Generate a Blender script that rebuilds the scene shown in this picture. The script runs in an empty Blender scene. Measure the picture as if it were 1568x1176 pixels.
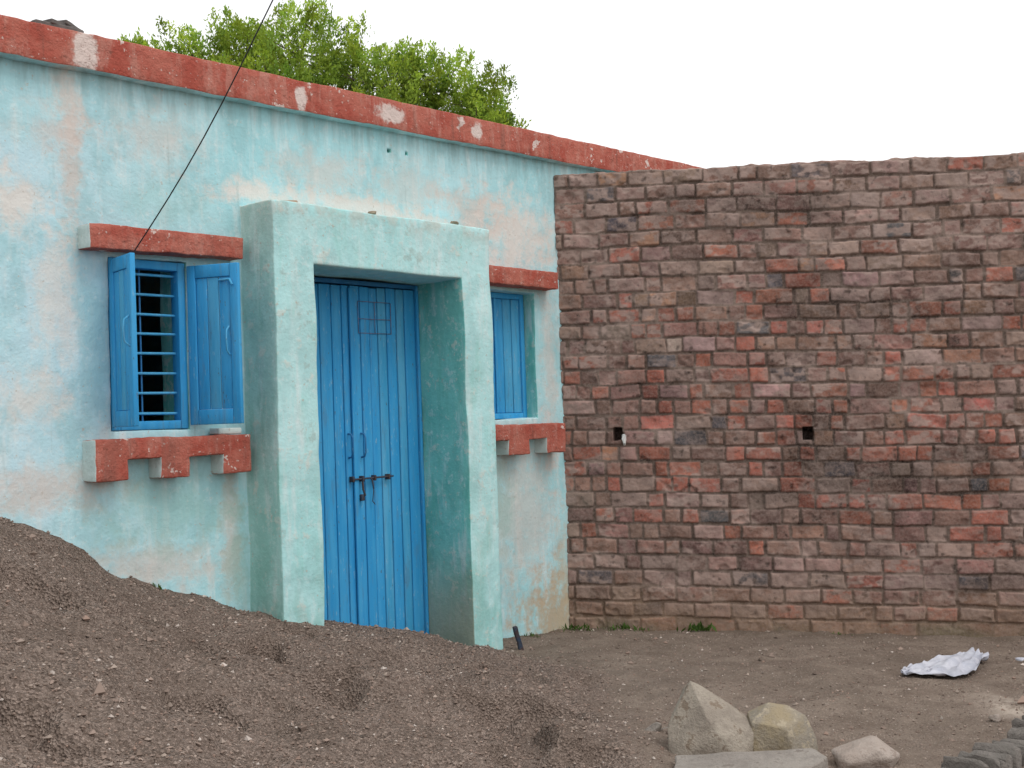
import bpy, bmesh, math, random
import numpy as np
from mathutils import Vector, Matrix, noise
random.seed(7); rng=np.random.default_rng(11)
scn=bpy.context.scene
scn.view_settings.view_transform='Standard'; scn.view_settings.look='None'; scn.view_settings.exposure=0

# ------------------------------------------------------------ helpers
def link(o,parent=None):
    scn.collection.objects.link(o)
    if parent: o.parent=parent
    return o
def empty(name,loc=(0,0,0),rotz=0):
    o=bpy.data.objects.new(name,None); o.location=loc; o.rotation_euler=(0,0,rotz); return link(o)
def mesh_np(name,V,Fq,mat=None,smooth=True,parent=None,matidx=None):
    me=bpy.data.meshes.new(name)
    V=np.asarray(V,dtype=np.float32); Fq=np.asarray(Fq,dtype=np.int32)
    k=Fq.shape[1]
    me.vertices.add(len(V)); me.vertices.foreach_set("co",V.ravel())
    me.loops.add(Fq.size); me.loops.foreach_set("vertex_index",Fq.ravel())
    me.polygons.add(len(Fq)); me.polygons.foreach_set("loop_start",np.arange(0,Fq.size,k,dtype=np.int32))
    me.polygons.foreach_set("use_smooth",np.full(len(Fq),smooth))
    if matidx is not None: me.polygons.foreach_set("material_index",np.asarray(matidx,dtype=np.int32))
    me.update(calc_edges=True); me.validate()
    if mat:
        for m in (mat if isinstance(mat,(list,tuple)) else [mat]): me.materials.append(m)
    return link(bpy.data.objects.new(name,me),parent)
def color_attr(o,cols,name="Col"):
    a=o.data.color_attributes.new(name,'FLOAT_COLOR','POINT')
    c=np.ones((len(o.data.vertices),4),dtype=np.float32); c[:,:3]=cols
    a.data.foreach_set("color",c.ravel())
def hash2(i,j,seed=0):
    h=(i*374761393+j*668265263+seed*974634777)&0x7fffffff
    h=((h^(h>>13))*1274126177)&0x7fffffff
    return ((h^(h>>16))&0xffff)/65535.0
def vnoise(x,y,seed=0):
    xi=np.floor(x).astype(np.int64); yi=np.floor(y).astype(np.int64); fx=x-xi; fy=y-yi
    fx=fx*fx*(3-2*fx); fy=fy*fy*(3-2*fy)
    a=hash2(xi,yi,seed);b=hash2(xi+1,yi,seed);c=hash2(xi,yi+1,seed);d_=hash2(xi+1,yi+1,seed)
    return (a*(1-fx)+b*fx)*(1-fy)+(c*(1-fx)+d_*fx)*fy*1.0-0.5
def fbm(x,y,seed=0,o=4):
    r=0;a=1
    for k in range(o): r=r+a*vnoise(x*2**k,y*2**k,seed+k*17); a*=.5
    return r
def sst(a,b,x):
    t=np.clip((x-a)/(b-a),0,1); return t*t*(3-2*t)

# ------------------------------------------------------------ node DSL
class NT:
    def __init__(s,name):
        s.m=bpy.data.materials.new(name); s.m.use_nodes=True; s.t=s.m.node_tree; s.t.nodes.clear()
        s.out=s.n("ShaderNodeOutputMaterial"); s.tc=s.n("ShaderNodeTexCoord"); s._bn=None
    def n(s,t,**k):
        x=s.t.nodes.new(t)
        for a,b in k.items(): setattr(x,a,b)
        return x
    def set(s,sock,v):
        if hasattr(v,'links'): s.t.links.new(v,sock)
        else: sock.default_value=v
    @property
    def P(s): return s.tc.outputs['Object']
    def noise(s,scale,detail=4,rough=.55,vec=None,stretch=None,dist=0):
        x=s.n("ShaderNodeTexNoise"); v=vec or s.P
        if stretch: v=s.vm('MULTIPLY',v,stretch)
        s.set(x.inputs['Vector'],v); x.inputs['Scale'].default_value=scale; x.inputs['Detail'].default_value=min(detail,4)
        x.inputs['Roughness'].default_value=rough; x.inputs['Distortion'].default_value=dist
        return x.outputs['Fac']
    def voro(s,scale,feature='F1',out='Distance',vec=None):
        x=s.n("ShaderNodeTexVoronoi",feature=feature); s.set(x.inputs['Vector'],vec or s.P); x.inputs['Scale'].default_value=scale
        return x.outputs[out]
    def vm(s,op,a,b=None,out=0):
        x=s.n("ShaderNodeVectorMath",operation=op); s.set(x.inputs[0],a)
        if b is not None: s.set(x.inputs[1],b)
        return x.outputs['Value'] if op=='LENGTH' else x.outputs[0]
    def ma(s,op,a,b=0.0,clamp=False):
        x=s.n("ShaderNodeMath",operation=op,use_clamp=clamp); s.set(x.inputs[0],a); s.set(x.inputs[1],b); return x.outputs[0]
    def mr(s,v,a,b,c=0.,d=1.):
        x=s.n("ShaderNodeMapRange",interpolation_type='SMOOTHSTEP'); s.set(x.inputs[0],v)
        for i,q in enumerate((a,b,c,d)): x.inputs[i+1].default_value=q
        return x.outputs[0]
    def mix(s,f,a,b,bt='MIX'):
        x=s.n("ShaderNodeMix",data_type='RGBA',blend_type=bt); s.set(x.inputs[0],f)
        for sk,v in ((x.inputs[6],a),(x.inputs[7],b)):
            if isinstance(v,tuple) and len(v)==3: v=v+(1,)
            s.set(sk,v)
        return x.outputs[2]
    def blob(s,cx,cz,rx,rz,soft=.6):
        if s._bn is None: s._bn=s.ma('MULTIPLY',s.ma('SUBTRACT',s.noise(7,4,.72),.5),3.6)
        v=s.vm('MULTIPLY',s.vm('SUBTRACT',s.P,(cx,0,cz)),(1/rx,0,1/rz)); l=s.vm('LENGTH',v)
        return s.mr(s.ma('ADD',l,s._bn),1.35,1.35-2*soft,0,1)
    def sep(s,v,i):
        x=s.n("ShaderNodeSeparateXYZ"); s.set(x.inputs[0],v); return x.outputs[i]
    def bump(s,h,strength=.5,dist=.01,normal=None):
        x=s.n("ShaderNodeBump"); s.set(x.inputs['Height'],h); x.inputs['Strength'].default_value=strength; x.inputs['Distance'].default_value=dist
        if normal: s.set(x.inputs['Normal'],normal)
        return x.outputs[0]
    def fin(s,col,rough=.9,normal=None,spec=.3):
        b=s.n("ShaderNodeBsdfPrincipled")
        if isinstance(col,tuple) and len(col)==3: col=col+(1,)
        s.set(b.inputs['Base Color'],col); s.set(b.inputs['Roughness'],rough); b.inputs['Specular IOR Level'].default_value=spec
        if normal: s.set(b.inputs['Normal'],normal)
        s.t.links.new(b.outputs[0],s.out.inputs[0]); return s.m

def plaster(name,base,base2,kind):
    s=NT(name)
    c=s.mix(s.mr(s.noise(1.3,3,.6),.35,.65),base,base2)
    pale=(.72,.79,.78); pink=(.66,.545,.48); cream=(.74,.70,.65)
    if kind=='wall':
        c=s.mix(s.ma('MULTIPLY',s.mr(s.sep(s.P,0),-3.0,-4.2),s.mr(s.noise(1.7,3,.6),.35,.6,.2,.7)),c,(.56,.75,.83))
    c=s.mix(s.ma('MULTIPLY',s.mr(s.noise(3.4,4,.7,stretch=(3,3,.5)),.48,.70),.55),c,pale)
    c=s.mix(s.ma('MULTIPLY',s.mr(s.noise(2.2,4,.7,stretch=(1.5,1.5,.8)),.48,.60),.45),c,tuple(x*.80 for x in base))
    c=s.mix(s.ma('MULTIPLY',s.mr(s.noise(17,4,.75),.54,.66),.35),c,pale)
    if kind=='wall':
        for (cx,cz,rx,rz,a) in [(-3.87,3.0,.075,.6,.69),(-3.93,3.05,.2,.12,.5),(-4.15,2.66,.18,.17,.9),(-.45,2.83,.5,.30,.9),(-.9,2.95,.4,.18,.6),
            (-2.75,2.86,.30,.09,.9),(-1.9,2.87,.95,.08,.85),(-2.95,.95,.07,.5,.68),(-3.35,3.1,.25,.18,.45),(-2.2,3.05,.4,.15,.5),
            (-.5,.9,.5,.7,.5),(-4.05,1.25,.45,.13,.66),(-3.45,.82,.5,.13,.62),(-.12,1.9,.1,.8,.5),(-1.5,3.02,.35,.22,.4),(-3.95,2.2,.12,.35,.72),(-4.1,1.7,.2,.15,.72)]:
            c=s.mix(s.ma('MULTIPLY',s.blob(cx,cz,rx,rz),a),c,pink if a<.7 else cream)
        for (cx,cz,rx,rz,a) in [(-3.35,1.1,.45,.25,.45),(-2.9,.75,.1,.4,.5),(-.75,1.0,.18,.4,.45),(-.5,2.25,.2,.3,.3),(-3.3,2.75,.3,.12,.25)]:
            c=s.mix(s.ma('MULTIPLY',s.blob(cx,cz,rx,rz),a),c,(.28,.50,.45))
        c=s.mix(s.ma('MULTIPLY',s.blob(-.15,.08,.42,.38),.8),c,(.48,.34,.20))
        c=s.mix(s.ma('MULTIPLY',s.blob(-.05,.4,.12,.4),.45),c,(.52,.42,.28))
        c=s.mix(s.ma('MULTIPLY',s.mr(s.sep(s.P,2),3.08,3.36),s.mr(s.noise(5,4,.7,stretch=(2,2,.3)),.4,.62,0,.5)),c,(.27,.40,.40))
        c=s.mix(s.mr(s.noise(4,4,.7,stretch=(4,4,.25)),.60,.74,0,.4),c,(.33,.43,.41))
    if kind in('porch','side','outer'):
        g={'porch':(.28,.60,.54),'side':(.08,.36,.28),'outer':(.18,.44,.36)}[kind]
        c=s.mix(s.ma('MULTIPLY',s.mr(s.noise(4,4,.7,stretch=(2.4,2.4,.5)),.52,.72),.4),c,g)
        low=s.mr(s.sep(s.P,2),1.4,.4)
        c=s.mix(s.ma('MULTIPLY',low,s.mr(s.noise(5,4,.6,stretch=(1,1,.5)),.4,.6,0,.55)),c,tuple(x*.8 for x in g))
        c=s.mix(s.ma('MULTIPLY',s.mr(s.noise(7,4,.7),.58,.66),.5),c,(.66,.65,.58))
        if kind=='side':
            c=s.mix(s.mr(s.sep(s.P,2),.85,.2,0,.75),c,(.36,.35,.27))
        if kind=='outer':
            c=s.mix(s.mr(s.sep(s.P,2),2.3,2.8,0,.35),c,(.60,.60,.54))
        if kind=='porch':
            c=s.mix(s.ma('MULTIPLY',s.mr(s.sep(s.P,2),2.62,2.78),s.mr(s.noise(8,4,.7),.4,.6,0,.65)),c,(.50,.51,.45))
            c=s.mix(s.mr(s.noise(5,4,.75),.60,.68,0,.5),c,(.36,.44,.40))
    c=s.mix(s.ma('MULTIPLY',s.mr(s.noise(32,4,.6),.65,.69),.6),c,(.48,.43,.36))
    h=s.ma('ADD',s.ma('MULTIPLY',s.noise(7,4,.6),1.0),s.ma('MULTIPLY',s.noise(60,3,.6),.16))
    return s.fin(c,.92,s.bump(h,.5,.025),.15)

def redpaint(name='red_oxide_paint'):
    s=NT(name)
    c=s.mix(s.mr(s.noise(5,4,.65),.35,.65),(.38,.085,.06),(.46,.15,.11))
    c=s.mix(s.ma('MULTIPLY',s.mr(s.noise(9,4,.75,stretch=(1.4,1,.35)),.48,.66),.55),c,(.50,.25,.20))
    c=s.mix(s.mr(s.noise(5.5,4,.75),.635,.66,0,.85),c,(.68,.58,.53))
    for (cx,cz,rx,rz) in [(-3.80,3.46,.05,.12),(-1.70,3.48,.10,.05),(-2.42,3.46,.035,.08),(-.9,3.49,.05,.05)]:
        c=s.mix(s.ma('MULTIPLY',s.blob(cx,cz,rx,rz,.3),.85),c,(.72,.63,.58))
    c=s.mix(s.mr(s.noise(45,4,.6),.64,.69,0,.8),c,(.64,.52,.47))
    c=s.mix(s.mr(s.noise(24,4,.7),.61,.68,0,.6),c,(.20,.07,.05))
    c=s.mix(s.mr(s.noise(3,4,.6,stretch=(4,1,.4)),.56,.72,0,.5),c,(.20,.09,.07))
    return s.fin(c,.88,s.bump(s.ma('ADD',s.noise(16,4,.7),s.ma('MULTIPLY',s.noise(80,3),.3)),.8,.02),.15)
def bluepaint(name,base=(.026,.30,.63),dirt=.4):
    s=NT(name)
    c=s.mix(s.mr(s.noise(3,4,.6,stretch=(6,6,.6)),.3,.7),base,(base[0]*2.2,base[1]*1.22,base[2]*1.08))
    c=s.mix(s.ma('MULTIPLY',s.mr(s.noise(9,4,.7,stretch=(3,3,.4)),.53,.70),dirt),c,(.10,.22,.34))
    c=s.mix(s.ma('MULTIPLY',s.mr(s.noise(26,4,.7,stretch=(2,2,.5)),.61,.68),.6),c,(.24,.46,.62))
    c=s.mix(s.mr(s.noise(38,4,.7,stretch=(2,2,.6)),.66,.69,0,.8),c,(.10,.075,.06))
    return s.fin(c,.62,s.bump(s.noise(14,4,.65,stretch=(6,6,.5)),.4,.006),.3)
def simple(name,c1,c2,scale=8,rough=.9,bs=.5,bd=.01,spec=.25,metal=0):
    s=NT(name)
    c=s.mix(s.mr(s.noise(scale,4,.65),.35,.65),c1,c2)
    return s.fin(c,rough,s.bump(s.noise(scale*3,4,.65),bs,bd),spec)

M_wall=plaster('limewash_cyan',(.37,.66,.70),(.47,.73,.77),'wall')
M_porch=plaster('limewash_mint',(.41,.71,.71),(.50,.77,.77),'porch')
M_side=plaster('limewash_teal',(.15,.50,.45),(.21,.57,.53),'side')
M_outer=plaster('limewash_seagreen',(.33,.59,.55),(.41,.66,.63),'outer')
M_white=plaster('limewash_plain',(.56,.68,.66),(.64,.72,.69),'x')
M_red=redpaint()
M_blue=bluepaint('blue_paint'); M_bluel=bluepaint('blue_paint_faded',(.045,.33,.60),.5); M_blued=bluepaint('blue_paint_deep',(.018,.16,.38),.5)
M_conc=simple('roof_concrete',(.30,.27,.24),(.40,.37,.33),3)
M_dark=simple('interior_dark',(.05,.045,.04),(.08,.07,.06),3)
M_iron=simple('rusty_iron',(.035,.06,.10),(.07,.045,.04),20,.6)

# ------------------------------------------------------------ camera
pit=math.radians(1.81); rol=math.radians(2.0)
f=Vector((0,math.cos(pit),math.sin(pit))); R0=Vector((1,0,0)); U0=Vector((0,-math.sin(pit),math.cos(pit)))
R=math.cos(rol)*R0-math.sin(rol)*U0; U=math.sin(rol)*R0+math.cos(rol)*U0
cam=bpy.data.cameras.new("camera"); co=link(bpy.data.objects.new("camera",cam))
m=Matrix((R,U,-f)).transposed().to_4x4(); m.translation=(0,0,1.5); co.matrix_world=m
cam.lens=43.62; cam.sensor_width=36; cam.clip_end=3000; cam.clip_start=.05
scn.camera=co

# ------------------------------------------------------------ house frame
C=np.array([.3621,9.1087]); D=np.array([.66,.7513]); N=np.array([.7513,-.66])
ANG=math.atan2(D[1],D[0])
def W2(s,t): return C+D*s+N*t
E=np.array([math.cos(math.radians(-10.8)),math.sin(math.radians(-10.8))]); Mn=np.array([E[1],-E[0]])
house=empty('plastered_house',(C[0],C[1],0),ANG)

def voxel(name,xs,ys,zs,solid,mats,matf=None,parent=None,amp=.004,fr=4,bevel=.006,post=None,amp2=.0015):
    xs,ys,zs=map(np.asarray,(xs,ys,zs)); nx,ny,nz=len(xs)-1,len(ys)-1,len(zs)-1
    S=np.zeros((nx+2,ny+2,nz+2),bool); S[1:-1,1:-1,1:-1]=solid
    vid={}; V=[]; Fs=[]; MI=[]
    def v(i,j,k):
        q=(i,j,k)
        if q not in vid: vid[q]=len(V); V.append((xs[i],ys[j],zs[k]))
        return vid[q]
    for ax in range(3):
        A=np.roll(S,-1,axis=ax)
        for sg in (1,-1):
            idx=np.argwhere((S&~A) if sg==1 else (~S&A))
            for (i,j,k) in idx:
                if ax==0: x=i; q=[(x,j-1,k-1),(x,j,k-1),(x,j,k),(x,j-1,k)]
                elif ax==1: y=j; q=[(i-1,y,k-1),(i-1,y,k),(i,y,k),(i,y,k-1)]
                else: z=k; q=[(i-1,j-1,z),(i,j-1,z),(i,j,z),(i-1,j,z)]
                if sg==-1: q=q[::-1]
                Fs.append([v(*p) for p in q])
                if matf:
                    cpt=np.mean([(xs[p[0]],ys[p[1]],zs[p[2]]) for p in q],axis=0); MI.append(matf(cpt,ax,sg))
    V=np.array(V)
    if post is not None: V=post(V)
    if amp:
        out=[]
        for p in V:
            q=Vector(p)
            w=noise.noise_vector(q*fr)*amp+noise.noise_vector(q*fr*4)*amp2
            out.append(q+w)
        V=np.array(out)
    o=mesh_np(name,V,Fs,mats,True,parent,MI if matf else None)
    if bevel:
        b=o.modifiers.new('b','BEVEL'); b.width=bevel; b.segments=2; b.limit_method='ANGLE'; b.angle_limit=math.radians(50)
    return o
def lines(a,b,step,snaps=()):
    k=max(1,int(round((b-a)/step))); L=list(np.linspace(a,b,k+1))
    for q in snaps:
        if a<q<b:
            L=[x for x in L if abs(x-q)>step*.4 or x in(a,b) or x in snaps]; L.append(q)
    return np.array(sorted(set(L)))
def mid(a): return (a[1:]+a[:-1])/2
def boxv(name,x0,x1,y0,y1,z0,z1,mat,parent,step=.05,amp=.004,fr=4,bevel=.006,matf=None,post=None,amp2=.0015):
    xs,ys,zs=lines(x0,x1,step),lines(y0,y1,step),lines(z0,z1,step)
    return voxel(name,xs,ys,zs,np.ones((len(xs)-1,len(ys)-1,len(zs)-1),bool),mat,matf,parent,amp,fr,bevel,post,amp2)

TILT=.013
def slabz(s): return TILT*(s+4.28)
WR=-3.20
sn=(-3.66,WR,-2.83,-2.54,-1.325,-1.05,-.90,-.28,-1.675,-1.645,-1.52,-1.5)
xs=np.concatenate([lines(-9,-5,.25)[:-1],lines(-5,1.0,.04,sn),lines(1.0,3.0,.25)[1:]])
ys=np.array([-.29,-.22,-.145,-.07,0,.07,.14,.25])
zs=lines(-.3,3.3,.04,(1.53,2.43,2.44,2.78,3.255,3.28))
X,Y,Z=np.meshgrid(mid(xs),mid(ys),mid(zs),indexing='ij')
solid=(Y>0)
def inside(a,b,c,d): return (X>a)&(X<b)&(Z>c)&(Z<d)
solid|=(X>-2.83)&(X<-1.05)&(Z<2.78)
solid&=~inside(-3.66,WR,1.53,2.43); solid&=~inside(-.90,-.28,1.53,2.43); solid&=~inside(-2.54,-1.325,-1,2.44)
solid&=~(inside(-1.675,-1.645,3.255,3.28)&(Y<.14)); solid&=~(inside(-1.52,-1.5,3.255,3.28)&(Y<.14))
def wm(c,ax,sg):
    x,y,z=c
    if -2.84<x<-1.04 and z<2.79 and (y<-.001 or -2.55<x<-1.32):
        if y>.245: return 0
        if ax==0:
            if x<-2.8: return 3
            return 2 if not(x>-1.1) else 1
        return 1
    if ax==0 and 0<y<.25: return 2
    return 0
def wpost(V):
    t=V[:,2]>3.299; V[t,2]=3.352+slabz(V[t,0])+.02
    return V
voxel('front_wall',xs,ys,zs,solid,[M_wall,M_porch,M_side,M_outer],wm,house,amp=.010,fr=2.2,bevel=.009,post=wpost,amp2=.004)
boxv('side_wall_left',-9,-8.77,.25,5,-.3,3.29,M_wall,house,.5)
boxv('side_wall_right',2.77,3.0,.25,5,-.3,3.42,M_wall,house,.5)
boxv('back_wall',-8.77,2.77,4.77,5,-.3,3.29,M_wall,house,.5)
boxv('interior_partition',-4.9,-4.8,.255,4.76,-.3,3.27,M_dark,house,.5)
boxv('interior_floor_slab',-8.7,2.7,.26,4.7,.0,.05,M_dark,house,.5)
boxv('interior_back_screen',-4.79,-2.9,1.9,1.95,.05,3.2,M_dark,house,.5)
def rpost(V): V[:,2]+=slabz(V[:,0]); return V
def rm(c,ax,sg):
    if ax==2 and sg==-1: return 2
    return 0 if (ax==1 and sg==-1) or c[1]<-.02 else 1
xs2=np.concatenate([lines(-9.15,-5,.25)[:-1],lines(-5,3.15,.06)])
ys2=np.array([-.07,-.035,.0,.05,.3,1,2,3,4,5.15]); zs2=np.array([3.354,3.40,3.446,3.492,3.540])
voxel('roof_slab',xs2,ys2,zs2,np.ones((len(xs2)-1,len(ys2)-1,4),bool),[M_red,M_conc,M_wall],rm,house,amp=.005,fr=3.5,bevel=.007,post=rpost,amp2=.006)
def lm(c,ax,sg): return 1 if ax==0 and sg==-1 else 0
def ledge(name,x0,x1,z0,z1,d=.12,sl=.012):
    def po(V): V[:,2]+=(V[:,0]-x0)*sl; return V
    return boxv(name,x0,x1,-d,.02,z0,z1,[M_red,M_white],house,.03,.006,5,.006,lm,po,.005)
ledge('lintel_window_a',-3.83,-2.90,2.452,2.572)
ledge('lintel_window_b',-1.045,-.14,2.455,2.575,.12,.0)
def sill(name,x0,x1,tabs):
    sn=[q for t in tabs for q in t]; xs=lines(x0,x1,.035,[q for q in sn if x0<q<x1]); ys=lines(-.12,.02,.035); zs=np.array([1.28,1.315,1.35,1.385,1.42,1.455,1.49])
    X,Y,Z=np.meshgrid(mid(xs),mid(ys),mid(zs),indexing='ij'); so=Z>1.385
    for a,b in tabs: so|=(X>a)&(X<b)
    def sm(c,ax,sg):
        if ax==0 and sg==-1: return 1
        return 0
    voxel(name,xs,ys,zs,so,[M_red,M_white],sm,house,.008,5,.007,None,.005)
sill('sill_window_a',-3.83,-2.888,[(-3.83,-3.645),(-3.46,-3.28),(-3.07,-2.888)])
sill('sill_window_b',-1.045,-.122,[(-1.045,-.95),(-.74,-.52),(-.33,-.122)])

# --- door
def plank(name,x0,x1,y0,y1,z0,z1,mat,parent=house,b=.004): return boxv(name,x0,x1,y0,y1,z0,z1,mat,parent,.25,.0015,3,b,None,None,0)
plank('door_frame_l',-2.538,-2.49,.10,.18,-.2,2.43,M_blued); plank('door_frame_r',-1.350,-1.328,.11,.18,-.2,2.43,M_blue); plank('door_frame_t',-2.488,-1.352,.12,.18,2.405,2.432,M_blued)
i=0
for leaf in range(2):
    x0=-2.485+leaf*.569; x1=x0+.559; w=[random.uniform(.05,.11) for _ in range(7)]; sc=(x1-x0)/sum(w); a=x0
    for q in w:
        b=a+q*sc; dy=random.uniform(-.004,.006); g=random.uniform(.005,.010)
        plank('door_plank_%d'%i,a+g*.5,b-g*.5,.125+dy,.158,-.15,2.40-random.uniform(0,.008),random.choice([M_blue,M_blue,M_blue,M_bluel]),b=.005); i+=1; a=b
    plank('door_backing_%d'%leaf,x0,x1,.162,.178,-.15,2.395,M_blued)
plank('door_cover_strip',-1.938,-1.905,.105,.121,-.15,2.38,M_blue,b=.003)
def tube(name,pts,r,mat,parent,res=8):
    cu=bpy.data.curves.new(name,'CURVE'); cu.dimensions='3D'; sp=cu.splines.new('POLY'); sp.points.add(len(pts)-1)
    for p,q in zip(sp.points,pts): p.co=(*q,1)
    cu.bevel_depth=r; cu.bevel_resolution=3; cu.materials.append(mat); cu.use_fill_caps=True
    return link(bpy.data.objects.new(name,cu),parent)
for nm,cx in (('door_pull_a',-1.965),('door_pull_b',-1.86)):
    tube(nm,[(cx,.124,1.47),(cx,.095,1.465),(cx,.083,1.44),(cx,.083,1.35),(cx,.095,1.325),(cx,.124,1.32)],.006,M_blued,house)
tube('door_bolt',[(-1.97,.098,1.185),(-1.62,.098,1.19)],.006,M_iron,house)
for k,cx in enumerate((-1.96,-1.88,-1.78,-1.66)): plank('bolt_staple_%d'%k,cx-.008,cx+.008,.088,.124,1.17,1.205,M_iron,b=.003)
tube('bolt_handle',[(-1.82,.095,1.188),(-1.82,.075,1.175),(-1.815,.07,1.12)],.005,M_iron,house)
tube('hasp',[(-1.88,.1,1.18),(-1.885,.09,1.12),(-1.87,.09,1.08)],.007,M_iron,house)
plank('padlock',-1.90,-1.87,.09,.112,1.05,1.09,M_iron,b=.005)
tube('hasp_chain',[(-1.80,.1,1.18),(-1.79,.1,1.1),(-1.80,.1,1.04),(-1.78,.1,1.02)],.003,M_iron,house)
M_chalk=simple('chalk_mark',(.12,.18,.34),(.24,.22,.32),30)
for k,(a,b,c,d2) in enumerate([(-1.86,-1.58,2.30,2.304),(-1.86,-1.58,2.19,2.194),(-1.86,-1.856,2.1,2.30),(-1.58,-1.576,2.1,2.30),(-1.72,-1.716,2.1,2.30),(-1.86,-1.58,2.10,2.104)]):
    plank('chalk_line_%d'%k,a,b,.1175,.1205,c,d2,M_chalk,b=0)

# --- windows
def pframe(pre,x0,x1,z0,z1,y0,y1,w,mat):
    plank(pre+'_l',x0,x0+w,y0,y1,z0,z1,mat); plank(pre+'_r',x1-w,x1,y0,y1,z0,z1,mat)
    plank(pre+'_t',x0+w+.001,x1-w-.001,y0,y1,z1-w,z1,mat); plank(pre+'_b',x0+w+.001,x1-w-.001,y0,y1,z0,z0+w,mat)
pframe('window_a_frame',-3.657,WR-.003,1.533,2.427,.0,.07,.045,M_blue)
for k in range(8):
    z=1.62+k*.105
    tube('window_a_bar_%d'%k,[(-3.612,.045,z),(WR-.045,.045,z+random.uniform(-.004,.004))],.0075,M_bluel,house)
tube('window_a_bar_v',[(-3.45,.056,1.57),(-3.45,.056,2.39)],.005,M_blued,house)
def shutter(name,hx,ang,w=.298):
    e=bpy.data.objects.new(name,None); link(e,house); e.location=(hx,-.016,0); e.rotation_euler=(0,0,ang)
    y0,y1=(-.014,.014); T=[(0,.05),(w-.05,w)]
    for k,(a,b) in enumerate(T): plank(name+'_stile_%d'%k,a,b,y0,y1,1.55,2.41,M_blue,e)
    for k,(a,b) in enumerate([(1.55,1.63),(2.34,2.41)]): plank(name+'_rail_%d'%k,.051,w-.051,y0,y1,a,b,M_blue,e)
    for k in range(3):
        a=.051+k*(w-.102)/3; plank(name+'_board_%d'%k,a+.002,a+(w-.102)/3-.002,-.006,.006,1.631,2.339,M_bluel if k==1 else M_blue,e)
    return e
sl=shutter('shutter_l',-3.655,math.radians(-101))
tube('shutter_l_pull',[(.27,-.014,1.95),(.27,-.04,1.97),(.27,-.045,2.03),(.27,-.04,2.08),(.27,-.014,2.10)],.005,M_bluel,sl)
sr=shutter('shutter_r',WR+.005,math.radians(-66),.31)
tube('shutter_r_pull',[(.25,-.014,1.92),(.25,-.04,1.94),(.25,-.045,2.0),(.25,-.04,2.05),(.25,-.014,2.07)],.005,M_bluel,sr)
tube('shutter_r_ring',[(.2,-.016,2.32),(.27,-.03,2.32),(.285,-.03,2.29)],.007,M_bluel,sr)
boxv('sill_block',-3.08,-2.93,-.10,-.01,1.497,1.53,M_white,house,.04)
pframe('window_b_frame',-.897,-.283,1.533,2.427,.095,.15,.04,M_blue)
a=-.856
for k in range(6):
    b=a+.5325/6; plank('window_b_board_%d'%k,a+.003,b-.003,.108+random.uniform(-.003,.003),.135,1.575,2.385,random.choice([M_blue,M_bluel]),b=.004); a=b
plank('window_b_backing',-.856,-.324,.138,.146,1.574,2.386,M_blued)
plank('window_b_strip',-.605,-.58,.094,.106,1.575,2.385,M_blue)
def rock(name,pts,mat,loc,rotz=0,sub=3,amp=.012,fr=9,parent=None,bev=.005,sharp=28):
    bm=bmesh.new()
    for p in pts: bm.verts.new(p)
    bmesh.ops.convex_hull(bm,input=bm.verts)
    bmesh.ops.delete(bm,geom=[v for v in bm.verts if not v.link_faces],context='VERTS')
    bmesh.ops.dissolve_limit(bm,angle_limit=math.radians(8),verts=bm.verts,edges=bm.edges)
    bmesh.ops.bevel(bm,geom=list(bm.edges),offset=bev,segments=1,affect='EDGES',profile=.5)
    bmesh.ops.triangulate(bm,faces=bm.faces)
    for _ in range(2):
        bmesh.ops.subdivide_edges(bm,edges=[e for e in bm.edges if e.calc_length()>.035],cuts=max(1,sub-1))
        bmesh.ops.triangulate(bm,faces=bm.faces)
    o0=Vector((random.uniform(0,50),3,7))
    for v in bm.verts:
        v.co+=noise.noise_vector(v.co*fr+o0)*amp+noise.noise_vector(v.co*fr*4+o0)*amp*.3
    for f_ in bm.faces: f_.smooth=True
    me=bpy.data.meshes.new(name); bm.to_mesh(me); bm.free(); me.materials.append(mat)
    me.set_sharp_from_angle(angle=math.radians(sharp))
    o=bpy.data.objects.new(name,me); o.location=loc; o.rotation_euler=(0,0,rotz); return link(o,parent)
def rpts(lx,ly,lz,n=14):
    P=[]
    for _ in range(n):
        v=Vector((random.gauss(0,1),random.gauss(0,1),random.gauss(0,1))).normalized(); P.append((v.x*lx/2,v.y*ly/2,max(v.z,-.5)*lz/2))
    return P
M_lump=simple('dry_mud',(.30,.22,.15),(.38,.30,.22),12)
for k,(s_,w) in enumerate([(-2.68,.13),(-2.05,.06),(-1.35,.08)]): rock('mud_lump_%d'%k,rpts(w,.08,.045),M_lump,(s_,-.25,2.79),0,1,.003,20,house,.002)
M_slate=simple('dark_stone',(.10,.09,.085),(.17,.15,.14),10)
for k in range(3): rock('roof_stone_%d'%k,[(x_*(.13-.02*k),y_*.09,z_*.012) for x_ in(-1,1) for y_ in(-1,.8) for z_ in(-1,1)],M_slate,(-3.91+.03*k,.06+.02*k,3.562+.018*k),.3*k,1,.006,12,house,.004)

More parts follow.
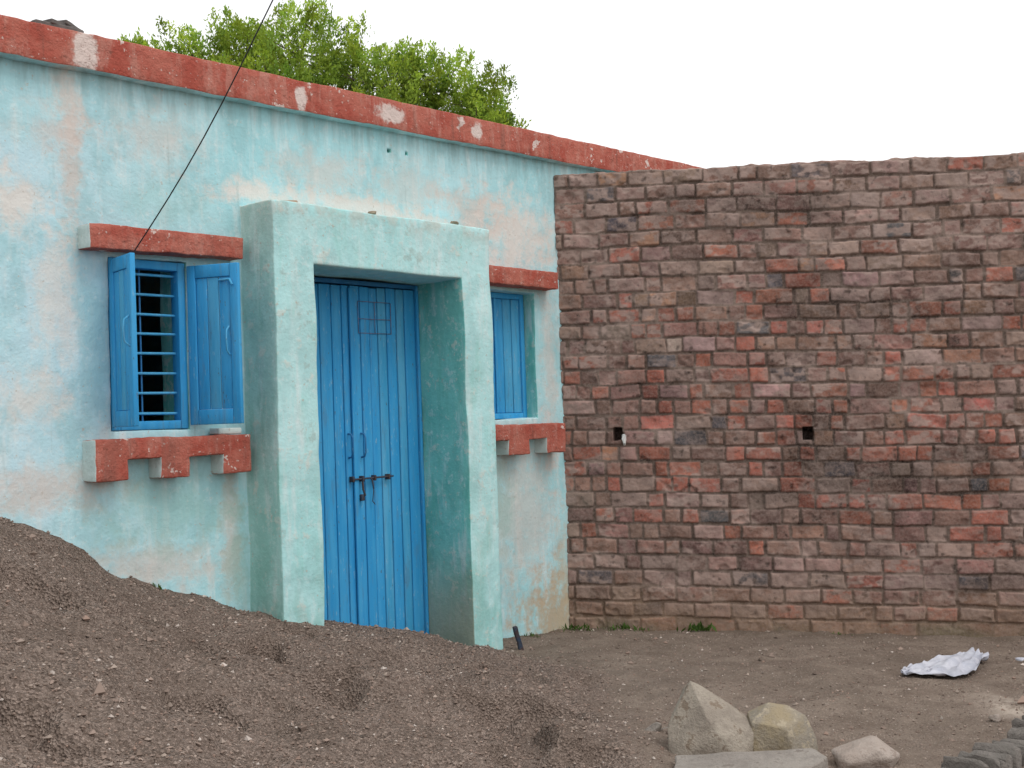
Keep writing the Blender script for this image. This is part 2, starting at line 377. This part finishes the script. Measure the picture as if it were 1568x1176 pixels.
# ------------------------------------------------------------ brick wall
bw=empty('brick_wall',(C[0],C[1],0),math.radians(-10.8))
L=7.0; RH=.1118; SL=-.0265
us=np.concatenate([np.arange(0,3.6,.0065),np.arange(3.6,L+.01,.014)]); vs=np.arange(-.22,3.325+.001,.0065)
Ug,Vg=np.meshgrid(us,vs,indexing='ij')
Vw=Vg+.014*fbm(Ug*.9,Vg*.7,5,3)+.008*fbm(Ug*5,Vg*6,9,3)+.0042*fbm(Ug*34,Vg*34,19,2)
Uw=Ug+.014*fbm(Ug*5,Vg*6,21,3)+.0052*fbm(Ug*34,Vg*34,29,2)
row=np.floor((Vw+.25)/RH).astype(int); fv=(Vw+.25)/RH-row
nrow=row.max()+1
dist=np.zeros_like(Ug); off=np.zeros_like(Ug); col=np.zeros(Ug.shape+(3,)); sm_=np.zeros_like(Ug)
PAL=[(.25,.14,.11),(.33,.115,.08),(.30,.20,.17),(.085,.08,.09),(.35,.18,.115),(.19,.11,.09)]
RR=.009
for r in range(row.min(),nrow):
    zc=r*RH-.25; mk=row==r
    if not mk.any(): continue
    midband=math.exp(-((zc-1.5)/.95)**2)
    e=[-.3+random.uniform(0,.2)]; prevh=random.random()<.5
    while e[-1]<L+.3:
        ph=.85*midband+.12
        h=(random.random()<ph) if random.random()<.6 else (not prevh and midband>.3)
        e.append(e[-1]+(random.uniform(.105,.145) if h else random.uniform(.205,.275))); prevh=h
    e=np.array(e); n_=len(e)-1
    idx=np.clip(np.searchsorted(e,Uw[mk])-1,0,n_-1)
    tl=np.array([random.gauss(0,.028) for _ in range(n_)])[idx]
    a=e[idx]; b=e[idx+1]; fvv=fv[mk]*RH+tl*(Uw[mk]-(a+b)/2)
    du=np.minimum(Uw[mk]-a,b-Uw[mk]); dv=np.minimum(fvv,RH-fvv)
    gap=np.array([random.uniform(.0015,.010) for _ in range(n_)])[idx]; gv=np.array([random.uniform(.0015,.010) for _ in range(n_)])[idx]
    qx=np.maximum(RR-(du-gap),0); qy=np.maximum(RR-(dv-gv),0)
    dist[mk]=RR-np.sqrt(qx*qx+qy*qy)
    off[mk]=np.array([random.gauss(0,.005) for _ in range(n_)])[idx]+np.array([random.gauss(0,.035) for _ in range(n_)])[idx]*(Uw[mk]-(a+b)/2)
    cs=[]
    for k in range(n_):
        cx=(e[k]+e[k+1])/2; redness=midband*(1.0 if .2<cx<3.0 else .75)
        w=[.34,.08+.44*redness,.36-.14*redness,.05,.03,.20]; p=random.choices(PAL,w)[0]; g=random.gauss(1,.15)
        cs.append([max(.02,c*g*random.gauss(1,.04)) for c in p])
    col[mk]=np.array(cs)[idx]; sm_[mk]=np.array([random.random()**2 for _ in range(n_)])[idx]
inb=np.clip(dist/RR,0,1)
ero=fbm(Ug*14,Vg*14,33,3); smear=sst(.05,.42,fbm(Ug*3.3,Vg*6.5,41,4))
depth=(.014+.016*fbm(Ug*7,Vg*9,77,3))*(1-smear*.85)
H=-depth*(1-inb**.6)+off*inb+.008*ero+.004*fbm(Ug*45,Vg*45,3,2)+.02*fbm(Ug*.6,Vg*.6,90,2)
chip=sst(.3,.55,fbm(Ug*9,Vg*9,55,3)); H-=.014*chip*inb
mort=np.array([.145,.105,.085])*(1+.6*fbm(Ug*12,Vg*12,8,3))[...,None]
mort=mort*(1-smear[...,None]*.6)+np.array([.28,.21,.175])*smear[...,None]*.6
mm=np.clip(inb*1.4-.1,0,1)[...,None]
colr=col*(1+.6*fbm(Ug*12,Vg*12,66,4))[...,None]
dust=np.array([.355,.26,.225])
dk=sst(-.1,.5,fbm(Ug*1.6,Vg*2.2,13,4))*.35+.38*sst(2.3,3.2,Vg)+.2*sst(.9,.2,Vg)+smear*.35+.4*sm_
dk=np.clip(dk*(.2+1.7*sst(-.2,.3,fbm(Ug*19,Vg*28,19,4))),0,.88)[...,None]
dustc=dust*(1+.35*fbm(Ug*7,Vg*7,29,3))[...,None]
colr=colr*(1-dk)+dustc*dk; cf=mort*(1-mm)+colr*mm
cf=cf*(1-.5*sst(.2,.6,fbm(Ug*1.1,Vg*2.6,88,4)))[...,None]
cf=cf*(1-.6*sst(.34,.58,fbm(Ug*21,Vg*25,123,3)))[...,None]
soil=sst(.42,.02,Vg+.16*fbm(Ug*2,Vg*2,4,4))[...,None]*.75; cf=cf*(1-soil)+np.array([.26,.17,.11])*soil
mossy=(sst(.12,.0,Vg-.0+.05*fbm(Ug*3,Vg*1,6,2))*sst(.0,.3,fbm(Ug*3,Vg*3,61,3)))[...,None]*.6; cf=cf*(1-mossy)+np.array([.12,.12,.07])*mossy
for (hu,hz) in [(.40,1.405),(1.75,1.405)]:
    hm=(np.abs(Ug-hu+.01*fbm(Ug*20,Vg*20,2,2))<.036)&(np.abs(Vg-hz+.01*fbm(Ug*20,Vg*20,3,2))<.045); H[hm]=-.16; cf[hm]*=.25
ztop=SL*Ug
P=np.stack([Ug,-H,Vg+ztop],-1)
tz=3.325+ztop[:,-1]+.016*fbm(us*3,us*0+3,71,4)+.006*fbm(us*25,us*0+1,72,2)
P[:,-1,2]=tz; P[:,-1,1]+=.012
rows=[P[:,j] for j in range(P.shape[1])]; cols=[cf[:,j] for j in range(P.shape[1])]
for yb in np.linspace(.03,.23,9):
    rows.append(np.stack([us,np.full_like(us,yb),tz+.008+.02*fbm(us*7,us*0+yb*9,5,3)],-1)); cols.append(np.array([.36,.22,.18])*(1+.5*fbm(us*9,us*0+yb*20,7,3))[:,None])
for zb in np.linspace(3.2,-.3,12):
    rows.append(np.stack([us,np.full_like(us,.24),zb+SL*us],-1)); cols.append(np.tile([.2,.12,.1],(len(us),1)))
PP=np.stack(rows,1); CC=np.stack(cols,1); nu,nv=PP.shape[:2]
ii=np.arange(nu*nv).reshape(nu,nv); Fq=np.stack([ii[:-1,:-1],ii[1:,:-1],ii[1:,1:],ii[:-1,1:]],-1).reshape(-1,4)
s=NT('weathered_brick'); at=s.n('ShaderNodeAttribute',attribute_name='Col')
c=s.mix(s.mr(s.noise(60,3,.7),.35,.7,0,.35),at.outputs['Color'],(.36,.27,.23))
c=s.mix(s.mr(s.noise(35,4,.7),.58,.70,0,.5),c,(.07,.055,.05))
M_brick=s.fin(c,.95,s.bump(s.noise(60,4,.75),.6,.007),.15)
wallo=mesh_np('masonry',PP.reshape(-1,3),Fq,M_brick,True,bw); color_attr(wallo,np.clip(CC.reshape(-1,3),0.01,1))
boxv('wall_end',L-.002,L+.01,.01,.235,-.3,3.1,M_brick,bw,.2)
M_rag=simple('white_rag',(.6,.6,.58),(.7,.7,.68),10)
rock('rag_in_putlog_hole',[(x_*.007,y_*.05,z_*.03) for x_ in(-1,1) for y_ in(-1,1) for z_ in(-1,1)]+[(0,-.02,-.06),(.01,-.04,.02)],M_rag,(.447,.0,1.36),0,2,.015,25,bw,.002)

# ------------------------------------------------------------ ground
G=np.array([(-9,2.0),(-6,1.75),(-4.2,1.42),(-3.1,1.12),(-2.91,1.0),(-2.77,.87),(-2.63,.77),(-2.2,.55),(-1.7,.38),(-1.1,.24),(-.4,.075),(-.15,.02),(0,0),(9,0)])
def heap(x,y):
    sh=.68*sst(8.2,6.9,y)+.12*fbm(x*0+3,y*1.6,44,3)
    q=x-sh+.10*fbm(x*1.5,y*1.5,45,3)*sst(-.3,-1.2,x)
    h=np.interp(q,G[:,0],G[:,1])
    t=(x-C[0])*N[0]+(y-C[1])*N[1]
    h=h*sst(-.6,-.2,t)*sst(.8,2.8,y)*sst(-9.5,-6.5,x)
    return h
def ground_h(x,y):
    h=heap(x,y); g=sst(0,.12,h)
    t=(x-C[0])*N[0]+(y-C[1])*N[1]; aw=.35+.65*sst(.1,.8,t)
    z=h-.0255*np.clip(x-C[0],0,6)*sst(4,9,y)-.012*np.clip(x,0,6)*(1-sst(4,9,y))
    z=z+g*aw*(.07*fbm(x*1.7,y*1.7,1,4)+.06*fbm(x*5,y*5,2,4)-.13*sst(.15,.45,fbm(x*2.4+9,y*3.3,31,3)))
    z=z+(1-g)*(.024*fbm(x*2,y*2,3,3)+.018*fbm(x*8,y*8,4,4))+.014*vnoise(x*40,y*40,6)*(g*.8+.35)
    return z
gx=np.concatenate([-np.geomspace(5,900,22)[::-1],np.arange(-4.98,5,.022),np.geomspace(5.01,900,22)])
gy=np.concatenate([-np.geomspace(1,900,20)[::-1],np.linspace(-.9,3.4,18),np.arange(3.45,9.9,.022),np.geomspace(10,1500,22)])
GX,GY=np.meshgrid(gx,gy,indexing='ij'); GZ=ground_h(GX,GY)
ii=np.arange(GX.size).reshape(GX.shape); Fq=np.stack([ii[:-1,:-1],ii[1:,:-1],ii[1:,1:],ii[:-1,1:]],-1).reshape(-1,4)
s=NT('earth_and_gravel'); at=s.n('ShaderNodeAttribute',attribute_name='Col'); msk=s.sep(at.outputs['Color'],0); pat=s.sep(at.outputs['Color'],1); dmp=s.sep(at.outputs['Color'],2)
peb=s.voro(90,'F1','Color'); pebd=s.voro(90)
pv=s.sep(peb,0)
g1=s.mix(pv,(.165,.122,.098),(.35,.27,.225))
g1=s.mix(s.mr(s.noise(3,4,.6),.38,.7,0,.5),g1,(.155,.115,.09))
g1=s.mix(s.mr(s.noise(130,2,.6),.62,.7,0,.6),g1,(.52,.43,.37))
e1=s.mix(s.mr(s.noise(4,4,.7),.3,.7),(.19,.145,.115),(.28,.222,.178))
e1=s.mix(s.mr(s.noise(1.2,4,.7),.4,.65,0,.45),e1,(.155,.12,.095))
e1=s.mix(s.mr(s.noise(40,4,.75),.48,.7,0,.65),e1,(.14,.105,.085))
e1=s.mix(s.mr(s.noise(90,2,.6),.62,.69,0,.8),e1,(.44,.37,.32))
e1=s.mix(s.ma('MULTIPLY',pat,s.mr(s.noise(5,4,.7),.35,.55)),e1,(.50,.42,.35))
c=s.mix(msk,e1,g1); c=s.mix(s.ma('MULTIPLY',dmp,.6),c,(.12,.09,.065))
hh=s.ma('ADD',s.ma('MULTIPLY',pebd,s.ma('ADD',msk,.4)),s.ma('MULTIPLY',s.noise(40,4,.75),1.0))
M_ground=s.fin(c,.95,s.bump(hh,1.0,.015),.12)
go=mesh_np('ground',np.stack([GX,GY,GZ],-1).reshape(-1,3),Fq,M_ground,True)
hp=heap(GX,GY); gm=np.clip(sst(.0,.07,hp+.05*fbm(GX*5,GY*5,12,4)),0,1)
pat=sst(.55,.1,np.hypot((GX-2.9)/1.2,(GY-6.35)/.75)+.3*fbm(GX*2,GY*2,15,3))
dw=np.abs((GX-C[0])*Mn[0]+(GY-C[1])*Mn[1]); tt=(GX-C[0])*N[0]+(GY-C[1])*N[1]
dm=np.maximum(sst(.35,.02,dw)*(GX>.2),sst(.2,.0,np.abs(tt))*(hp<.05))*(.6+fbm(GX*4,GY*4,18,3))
color_attr(go,np.clip(np.stack([gm,pat,dm],-1).reshape(-1,3),0,1))

n0=90000
px=rng.uniform(-3.2,4.6,n0); py=3.6+rng.random(n0)**1.15*5.4
hh_=heap(px,py); tt=(px-C[0])*N[0]+(py-C[1])*N[1]; ww=(px-C[0])*Mn[0]+(py-C[1])*Mn[1]; ss_=(px-C[0])*D[0]+(py-C[1])*D[1]
keep=(tt>0.0)&((px<.3)|(ww>.02))&~((ss_>-2.83)&(ss_<-1.05)&(tt<.29)&((ss_<-2.54)|(ss_>-1.325)))
keep&=(rng.random(n0)<np.clip(.28+hh_*9,0,1))
px,py,hh_=px[keep],py[keep],hh_[keep]; npb=len(px)
sz=np.clip(rng.lognormal(-5.3,.45,npb),.0025,.022)
sz=np.where(rng.random(npb)<.004,sz*2.6,sz)
oct_=np.array([(1,0,0),(-1,0,0),(0,1,0),(0,-1,0),(0,0,1),(0,0,-1)],float); of=np.array([(0,2,4),(2,1,4),(1,3,4),(3,0,4),(2,0,5),(1,2,5),(3,1,5),(0,3,5)])
V=oct_[None]*rng.uniform(.55,1.35,(npb,6,3))+rng.normal(0,.18,(npb,6,3))
th=rng.uniform(0,6.28,npb); cth,sth=np.cos(th)[:,None],np.sin(th)[:,None]
vx=V[...,0]*cth-V[...,1]*sth*.7; vy=V[...,0]*sth+V[...,1]*cth*.7
V=np.stack([vx,vy,V[...,2]*.7],-1)*sz[:,None,None]
V+=np.stack([px,py,ground_h(px,py)+sz*.25],-1)[:,None,:]
Fp=(of[None]+6*np.arange(npb)[:,None,None]).reshape(-1,3)
base=np.array([(.265,.198,.162),(.19,.142,.115),(.34,.27,.225),(.28,.195,.155),(.50,.43,.38)])
pc=base[rng.choice(5,npb,p=[.38,.31,.19,.08,.04])]*rng.normal(1,.13,(npb,1))
s=NT('pebble'); at=s.n('ShaderNodeAttribute',attribute_name='Col'); M_peb=s.fin(at.outputs['Color'],.9,None,.2)
po=mesh_np('gravel',V.reshape(-1,3),Fp,M_peb,False); color_attr(po,np.repeat(np.clip(pc,.03,.8),6,0))

# ------------------------------------------------------------ stones
def stonemat(name,a,b,c_):
    s=NT(name); c=s.mix(s.mr(s.noise(7,4,.7),.35,.65),a,b); c=s.mix(s.mr(s.noise(14,4,.7),.56,.64,0,.8),c,c_)
    c=s.mix(s.mr(s.noise(60,4,.7),.6,.7,0,.5),c,tuple(x*.5 for x in a))
    return s.fin(c,.92,s.bump(s.ma('ADD',s.noise(16,4,.75),s.ma('MULTIPLY',s.noise(90,4,.6),.4)),.8,.02),.2)
M_st=stonemat('pale_stone',(.26,.22,.18),(.38,.33,.27),(.19,.14,.10)); M_st2=stonemat('tan_stone',(.32,.26,.17),(.27,.24,.20),(.42,.35,.25))
M_st3=stonemat('grey_stone',(.24,.21,.185),(.33,.295,.26),(.18,.15,.13)); M_st4=stonemat('pinkish_stone',(.33,.27,.23),(.42,.355,.31),(.27,.21,.175))
def gz(x,y): return float(ground_h(np.array([x]),np.array([y]))[0])
rock('rock',[(-.19,-.10,0),(-.15,.16,0),(.17,.14,0),(.21,-.08,0.02),(.12,-.17,0),(-.17,-.13,.0),(-.075,.0,.335),(-.10,.06,.29),(-.02,-.01,.31),(.20,.03,.15),(.20,-.09,.13),(.03,-.16,.12),(-.19,-.02,.13),(-.02,-.13,.19)],M_st,(.84,5.72,gz(.84,5.72)-.035),0,3,.006,8,None,.003,20)
rock('rock',[(-.15,-.08,0),(-.13,.1,0),(.13,.1,0),(.16,-.06,.0),(.03,-.13,.0),(-.15,-.06,.15),(-.05,-.0,.225),(.04,.02,.205),(.115,-.03,.16),(.155,-.05,.06),(-.01,-.12,.13),(-.13,.06,.17)],M_st2,(1.165,5.70,gz(1.16,5.7)-.018),.1,3,.006,9,None,.003,20)
rock('stone_slab',[(x_,y_,z_) for x_,y_ in((-.33,-.16),(-.29,.07),(.05,.10),(.31,.09),(.34,-.05),(.22,-.2),(-.1,-.22)) for z_ in(0,.08)]+[(.1,0,.09),(-.2,-.05,.088)],M_st3,(.94,5.34,gz(.94,5.34)-.035),.02,3,.008,7)
rock('rock',rpts(.34,.26,.22,17),M_st4,(1.47,5.42,gz(1.47,5.42)+.02),.4,3,.010,7,None,.006,30)
rock('rock',rpts(.10,.08,.08,12),M_st3,(.62,5.95,gz(.62,5.95)+.01),.4,2,.006,12)
rock('rock',rpts(.07,.06,.05,12),M_st2,(1.32,5.95,gz(1.32,5.95)+.01),.9,2,.005,14)
rock('rock',rpts(.09,.07,.06,12),M_st4,(2.3,6.1,gz(2.3,6.1)+.01),.9,2,.005,14)
ed=empty('stone_edging',(1.7,4.95,0)); a0=np.array([1.45,4.72]); a1=np.array([3.75,7.2]); dd=(a1-a0); Ln=np.hypot(*dd); dd/=Ln; ae=math.atan2(dd[1],dd[0])
M_edge=stonemat('dark_edging_stone',(.15,.135,.12),(.22,.195,.175),(.09,.08,.075)); k=0; q=0
while q<Ln:
    w=random.uniform(.03,.085); h=random.uniform(.05,.13); p=a0+dd*(q+w/2)+np.array([-dd[1],dd[0]])*random.uniform(-.025,.025)
    rock('edging_piece_%d'%k,[(x_*w*.48*random.uniform(.8,1.1),y_*.09*random.uniform(.7,1.1),z_*random.uniform(.85,1.1)) for x_ in(-1,1) for y_ in(-1,1) for z_ in(-.05,h*.7)]+[(random.uniform(-.35,.35)*w,y_*.07,h*random.uniform(.8,1)) for y_ in(-1,0,1)],M_edge,(p[0]-1.7,p[1]-4.95,gz(*p)),ae+random.uniform(-.3,.3),1,.007,15,ed,.003)
    q+=w; k+=1

# ------------------------------------------------------------ cloth
nu_,nv_=60,26; A=np.array
e1=[A([2.20,7.26]),A([2.47,7.60]),A([2.82,7.83])]; e2=[A([2.20,7.22]),A([2.53,7.17]),A([2.83,7.56])]
def pl3(e,t):
    return e[0]*(1-t*2)+e[1]*t*2 if t<.5 else e[1]*(2-2*t)+e[2]*(2*t-1)
V=[]
for i_ in range(nu_):
    for j_ in range(nv_):
        t=i_/(nu_-1); w=j_/(nv_-1); p=pl3(e1,t)*(1-w)+pl3(e2,t)*w
        ru=noise.noise(Vector((t*5,w*4,1)))*.03; p=p+A([ru,noise.noise(Vector((t*7,w*7,5)))*.04])
        z=gz(*p)+.018+.03*abs(noise.noise(Vector((t*4+w*3,w*7-t*2,2))))+.02*noise.noise(Vector((t*9,w*13,9)))+.05*t*abs(math.sin(w*8+t*3))*.6
        V.append((p[0],p[1],z))
Fq=[(i_*nv_+j_,(i_+1)*nv_+j_,(i_+1)*nv_+j_+1,i_*nv_+j_+1) for i_ in range(nu_-1) for j_ in range(nv_-1)]
M_cl=simple('white_cloth',(.42,.43,.49),(.56,.56,.61),8,.9,.3,.004)
cl=mesh_np('discarded_cloth',V,Fq,M_cl)
rock('paper_scrap',[(x_*.03,y_*.025,z_*.006) for x_ in(-1,1) for y_ in(-1,.6) for z_ in(-1,1)],M_cl,(3.02,7.55,gz(3.02,7.55)+.02),.4,2,.008,20,None,.002)
rock('broken_pipe',[(x_*.014,y_*.014,z_) for x_ in(-1,1) for y_ in(-1,1) for z_ in(-.05,.16)],M_iron,(.0,8.22,gz(0,8.22)),.4,2,.008,14,None,.004).rotation_euler=(0,math.radians(-14),.3)

# ------------------------------------------------------------ foliage
def leafmat(name,tr=.4):
    s=NT(name); at=s.n('ShaderNodeAttribute',attribute_name='Col')
    b=s.n("ShaderNodeBsdfDiffuse"); s.set(b.inputs['Color'],at.outputs['Color'])
    t=s.n("ShaderNodeBsdfTranslucent"); s.set(t.inputs[0],s.mix(1.0,at.outputs['Color'],(1.3,1.25,.6),'MULTIPLY'))
    mx=s.n("ShaderNodeMixShader"); mx.inputs[0].default_value=tr; s.t.links.new(b.outputs[0],mx.inputs[1]); s.t.links.new(t.outputs[0],mx.inputs[2]); s.t.links.new(mx.outputs[0],s.out.inputs[0]); return s.m
M_leaf=leafmat('leaf')
def leaves(name,P,Dr,ln,wd,cols,parent):
    n=len(P); rnd=rng.normal(0,1,(n,3)); Dr=Dr/np.linalg.norm(Dr,axis=1,keepdims=True)
    S=np.cross(Dr,rnd); S/=np.linalg.norm(S,axis=1,keepdims=True)
    a=P; b=P+Dr*ln[:,None]*.5+S*wd[:,None]*.5; c=P+Dr*ln[:,None]; d_=P+Dr*ln[:,None]*.5-S*wd[:,None]*.5
    V=np.stack([a,b,c,d_],1).reshape(-1,3); F=np.arange(4*n).reshape(n,4)
    o=mesh_np(name,V,F,M_leaf,False,parent); color_attr(o,np.repeat(np.clip(cols,.01,1),4,0)); return o
def tuft(u,wd_,h,n,name='grass_tuft',pos=None):
    p=(C+E*u+Mn*.07) if pos is None else pos
    P=np.zeros((n,3)); P[:,0]=p[0]+rng.normal(0,wd_,n); P[:,1]=p[1]-np.abs(rng.normal(0,wd_*.4,n)); P[:,2]=ground_h(P[:,0],P[:,1])
    Dr=rng.normal(0,.55,(n,3)); Dr[:,2]=np.abs(Dr[:,2])+.5
    cols=np.array([.08,.14,.04])*rng.uniform(.6,1.5,(n,1)); ln=rng.uniform(.4,1,n)*h
    leaves(name,P,Dr,ln,ln*.28,cols,None)
tuft(.06,.06,.06,40); tuft(.38,.06,.065,40); tuft(.93,.05,.085,60); tuft(1.9,.05,.03,15); tuft(.2,.2,.035,50)
tuft(0,.015,.04,16,pos=W2(-3.43,.03)); tuft(0,.04,.04,25,pos=W2(-.5,.06))

# ------------------------------------------------------------ tree
tx,ty=-2.7,18.0
tree=empty('tree',(0,0,0))
blobs=[(-4.9,18,6.5,.75,.7),(-5.5,18.2,6.95,.3,.35),(-5.25,18,6.8,.4,.35),(-4.2,17.8,6.7,.9,.8),(-3.75,18.1,7.0,.6,.5),(-2.9,17.9,6.95,.75,.65),(-2.2,18.2,6.65,.8,.72),(-3.3,17.5,6.2,1.1,.85),(-1.6,17.8,6.4,.8,.62),(-.85,18.1,6.40,.7,.5),(-.38,18,6.1,.6,.5),(-1.6,17.6,5.7,1.0,.8),(-.42,17.8,5.5,.75,.6),(-2.5,18,5.5,1.2,.9),(-4.3,18.1,5.6,1.2,.9),(-3.2,19,5.9,1.4,1.0),(-1.4,18.9,5.6,1.1,.9),(-4.8,18.6,6.0,.9,.8),(-.15,18.3,5.75,.45,.5)]
def limb(name,pts,r0,r1,mat):
    cu=bpy.data.curves.new(name,'CURVE'); cu.dimensions='3D'; sp=cu.splines.new('POLY'); sp.points.add(len(pts)-1)
    for k,(p,q) in enumerate(zip(sp.points,pts)): p.co=(*q,1); p.radius=r0+(r1-r0)*k/(len(pts)-1)
    cu.bevel_depth=1; cu.bevel_resolution=2; cu.materials.append(mat); return link(bpy.data.objects.new(name,cu),tree)
M_bark=simple('bark',(.10,.08,.06),(.16,.13,.10),12)
limb('trunk',[(tx,ty,-.1),(tx+.05,ty,1.2),(tx-.05,ty+.05,2.4),(tx,ty,3.4)],.24,.16,M_bark)
LP=[];LD=[];LC=[];LL=[]
for bi,(bx,by,bz,rx,rz) in enumerate(blobs):
    c0=Vector((tx,ty,3.0+.3*(bi%3))); c1=Vector((bx,by,bz)); mdp=(c0+c1)/2+Vector((random.uniform(-.2,.2),random.uniform(-.2,.2),.15))
    limb('limb_%d'%bi,[c0,mdp,c1],.09,.03,M_bark)
    ntw=int(62*rx*rx+22)
    for _ in range(ntw):
        v=Vector((random.gauss(0,1),random.gauss(0,1),random.gauss(.25,1))).normalized(); rad=random.uniform(.4,1.06)
        tip=c1+Vector((v.x*rx*rad,v.y*rx*rad,v.z*rz*rad)); dr=(v*.7+Vector((0,0,1.1))).normalized()
        ll=random.uniform(.18,.42); st=tip-dr*ll*.4
        if _%6==0: limb('twig_%d_%d'%(bi,_),[c1,(c1+st)/2+Vector((0,0,.04)),tip],.016,.005,M_bark)
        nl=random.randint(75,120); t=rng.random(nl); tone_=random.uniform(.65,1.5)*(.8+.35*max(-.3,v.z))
        ps=np.array(st)[None]+np.array(dr)[None]*(t*ll)[:,None]+rng.normal(0,.05,(nl,3))*(1.25-t[:,None])*1.5
        ds=np.array(dr)[None]*.8+rng.normal(0,.6,(nl,3))
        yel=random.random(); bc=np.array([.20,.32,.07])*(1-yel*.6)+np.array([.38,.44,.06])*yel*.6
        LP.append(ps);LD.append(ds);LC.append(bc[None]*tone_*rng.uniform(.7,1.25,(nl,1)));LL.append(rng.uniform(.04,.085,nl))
LP=np.concatenate(LP);LD=np.concatenate(LD);LC=np.concatenate(LC);LL=np.concatenate(LL)
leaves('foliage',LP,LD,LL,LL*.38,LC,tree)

# ------------------------------------------------------------ wire
M_wire=simple('cable_black',(.02,.02,.02),(.03,.03,.03),5,.5)
p0=W2(-3.59,.135); p1=W2(-3.34,1.0)
A0=Vector((p0[0],p0[1],2.45)); A1=Vector((p1[0],p1[1],3.59)); dv=A1-A0
pts=[]
for k in range(26):
    t=k/25*3.2; q=A0+dv*t; q.z-=.06*math.sin(math.pi*min(t,1)); pts.append(q)
tube('overhead_wire',[tuple(q) for q in pts],.0035,M_wire,None)

# ------------------------------------------------------------ light
w=bpy.data.worlds.new("World"); scn.world=w; w.use_nodes=True; nt=w.node_tree; nt.nodes.clear()
sky=nt.nodes.new("ShaderNodeTexSky"); sky.sky_type='NISHITA'; sky.sun_disc=False
S=Vector((.75,-.5,1.35)).normalized(); sky.sun_elevation=math.asin(S.z); sky.sun_rotation=math.atan2(S.x,S.y); sky.dust_density=4; sky.air_density=1
mx=nt.nodes.new("ShaderNodeMix"); mx.data_type='RGBA'; mx.inputs[0].default_value=.9; nt.links.new(sky.outputs[0],mx.inputs[6]); mx.inputs[7].default_value=(12.8,12.9,13.0,1)
bg=nt.nodes.new("ShaderNodeBackground"); bg.inputs[1].default_value=.1; nt.links.new(mx.outputs[2],bg.inputs[0])
ow=nt.nodes.new("ShaderNodeOutputWorld"); nt.links.new(bg.outputs[0],ow.inputs[0])
sl_=bpy.data.lights.new("sun","SUN"); sl_.energy=.95; sl_.angle=math.radians(24); sl_.color=(1,.98,.96)
so=link(bpy.data.objects.new("sun",sl_)); so.rotation_euler=S.to_track_quat('Z','Y').to_euler(); so.location=(5,-5,10)
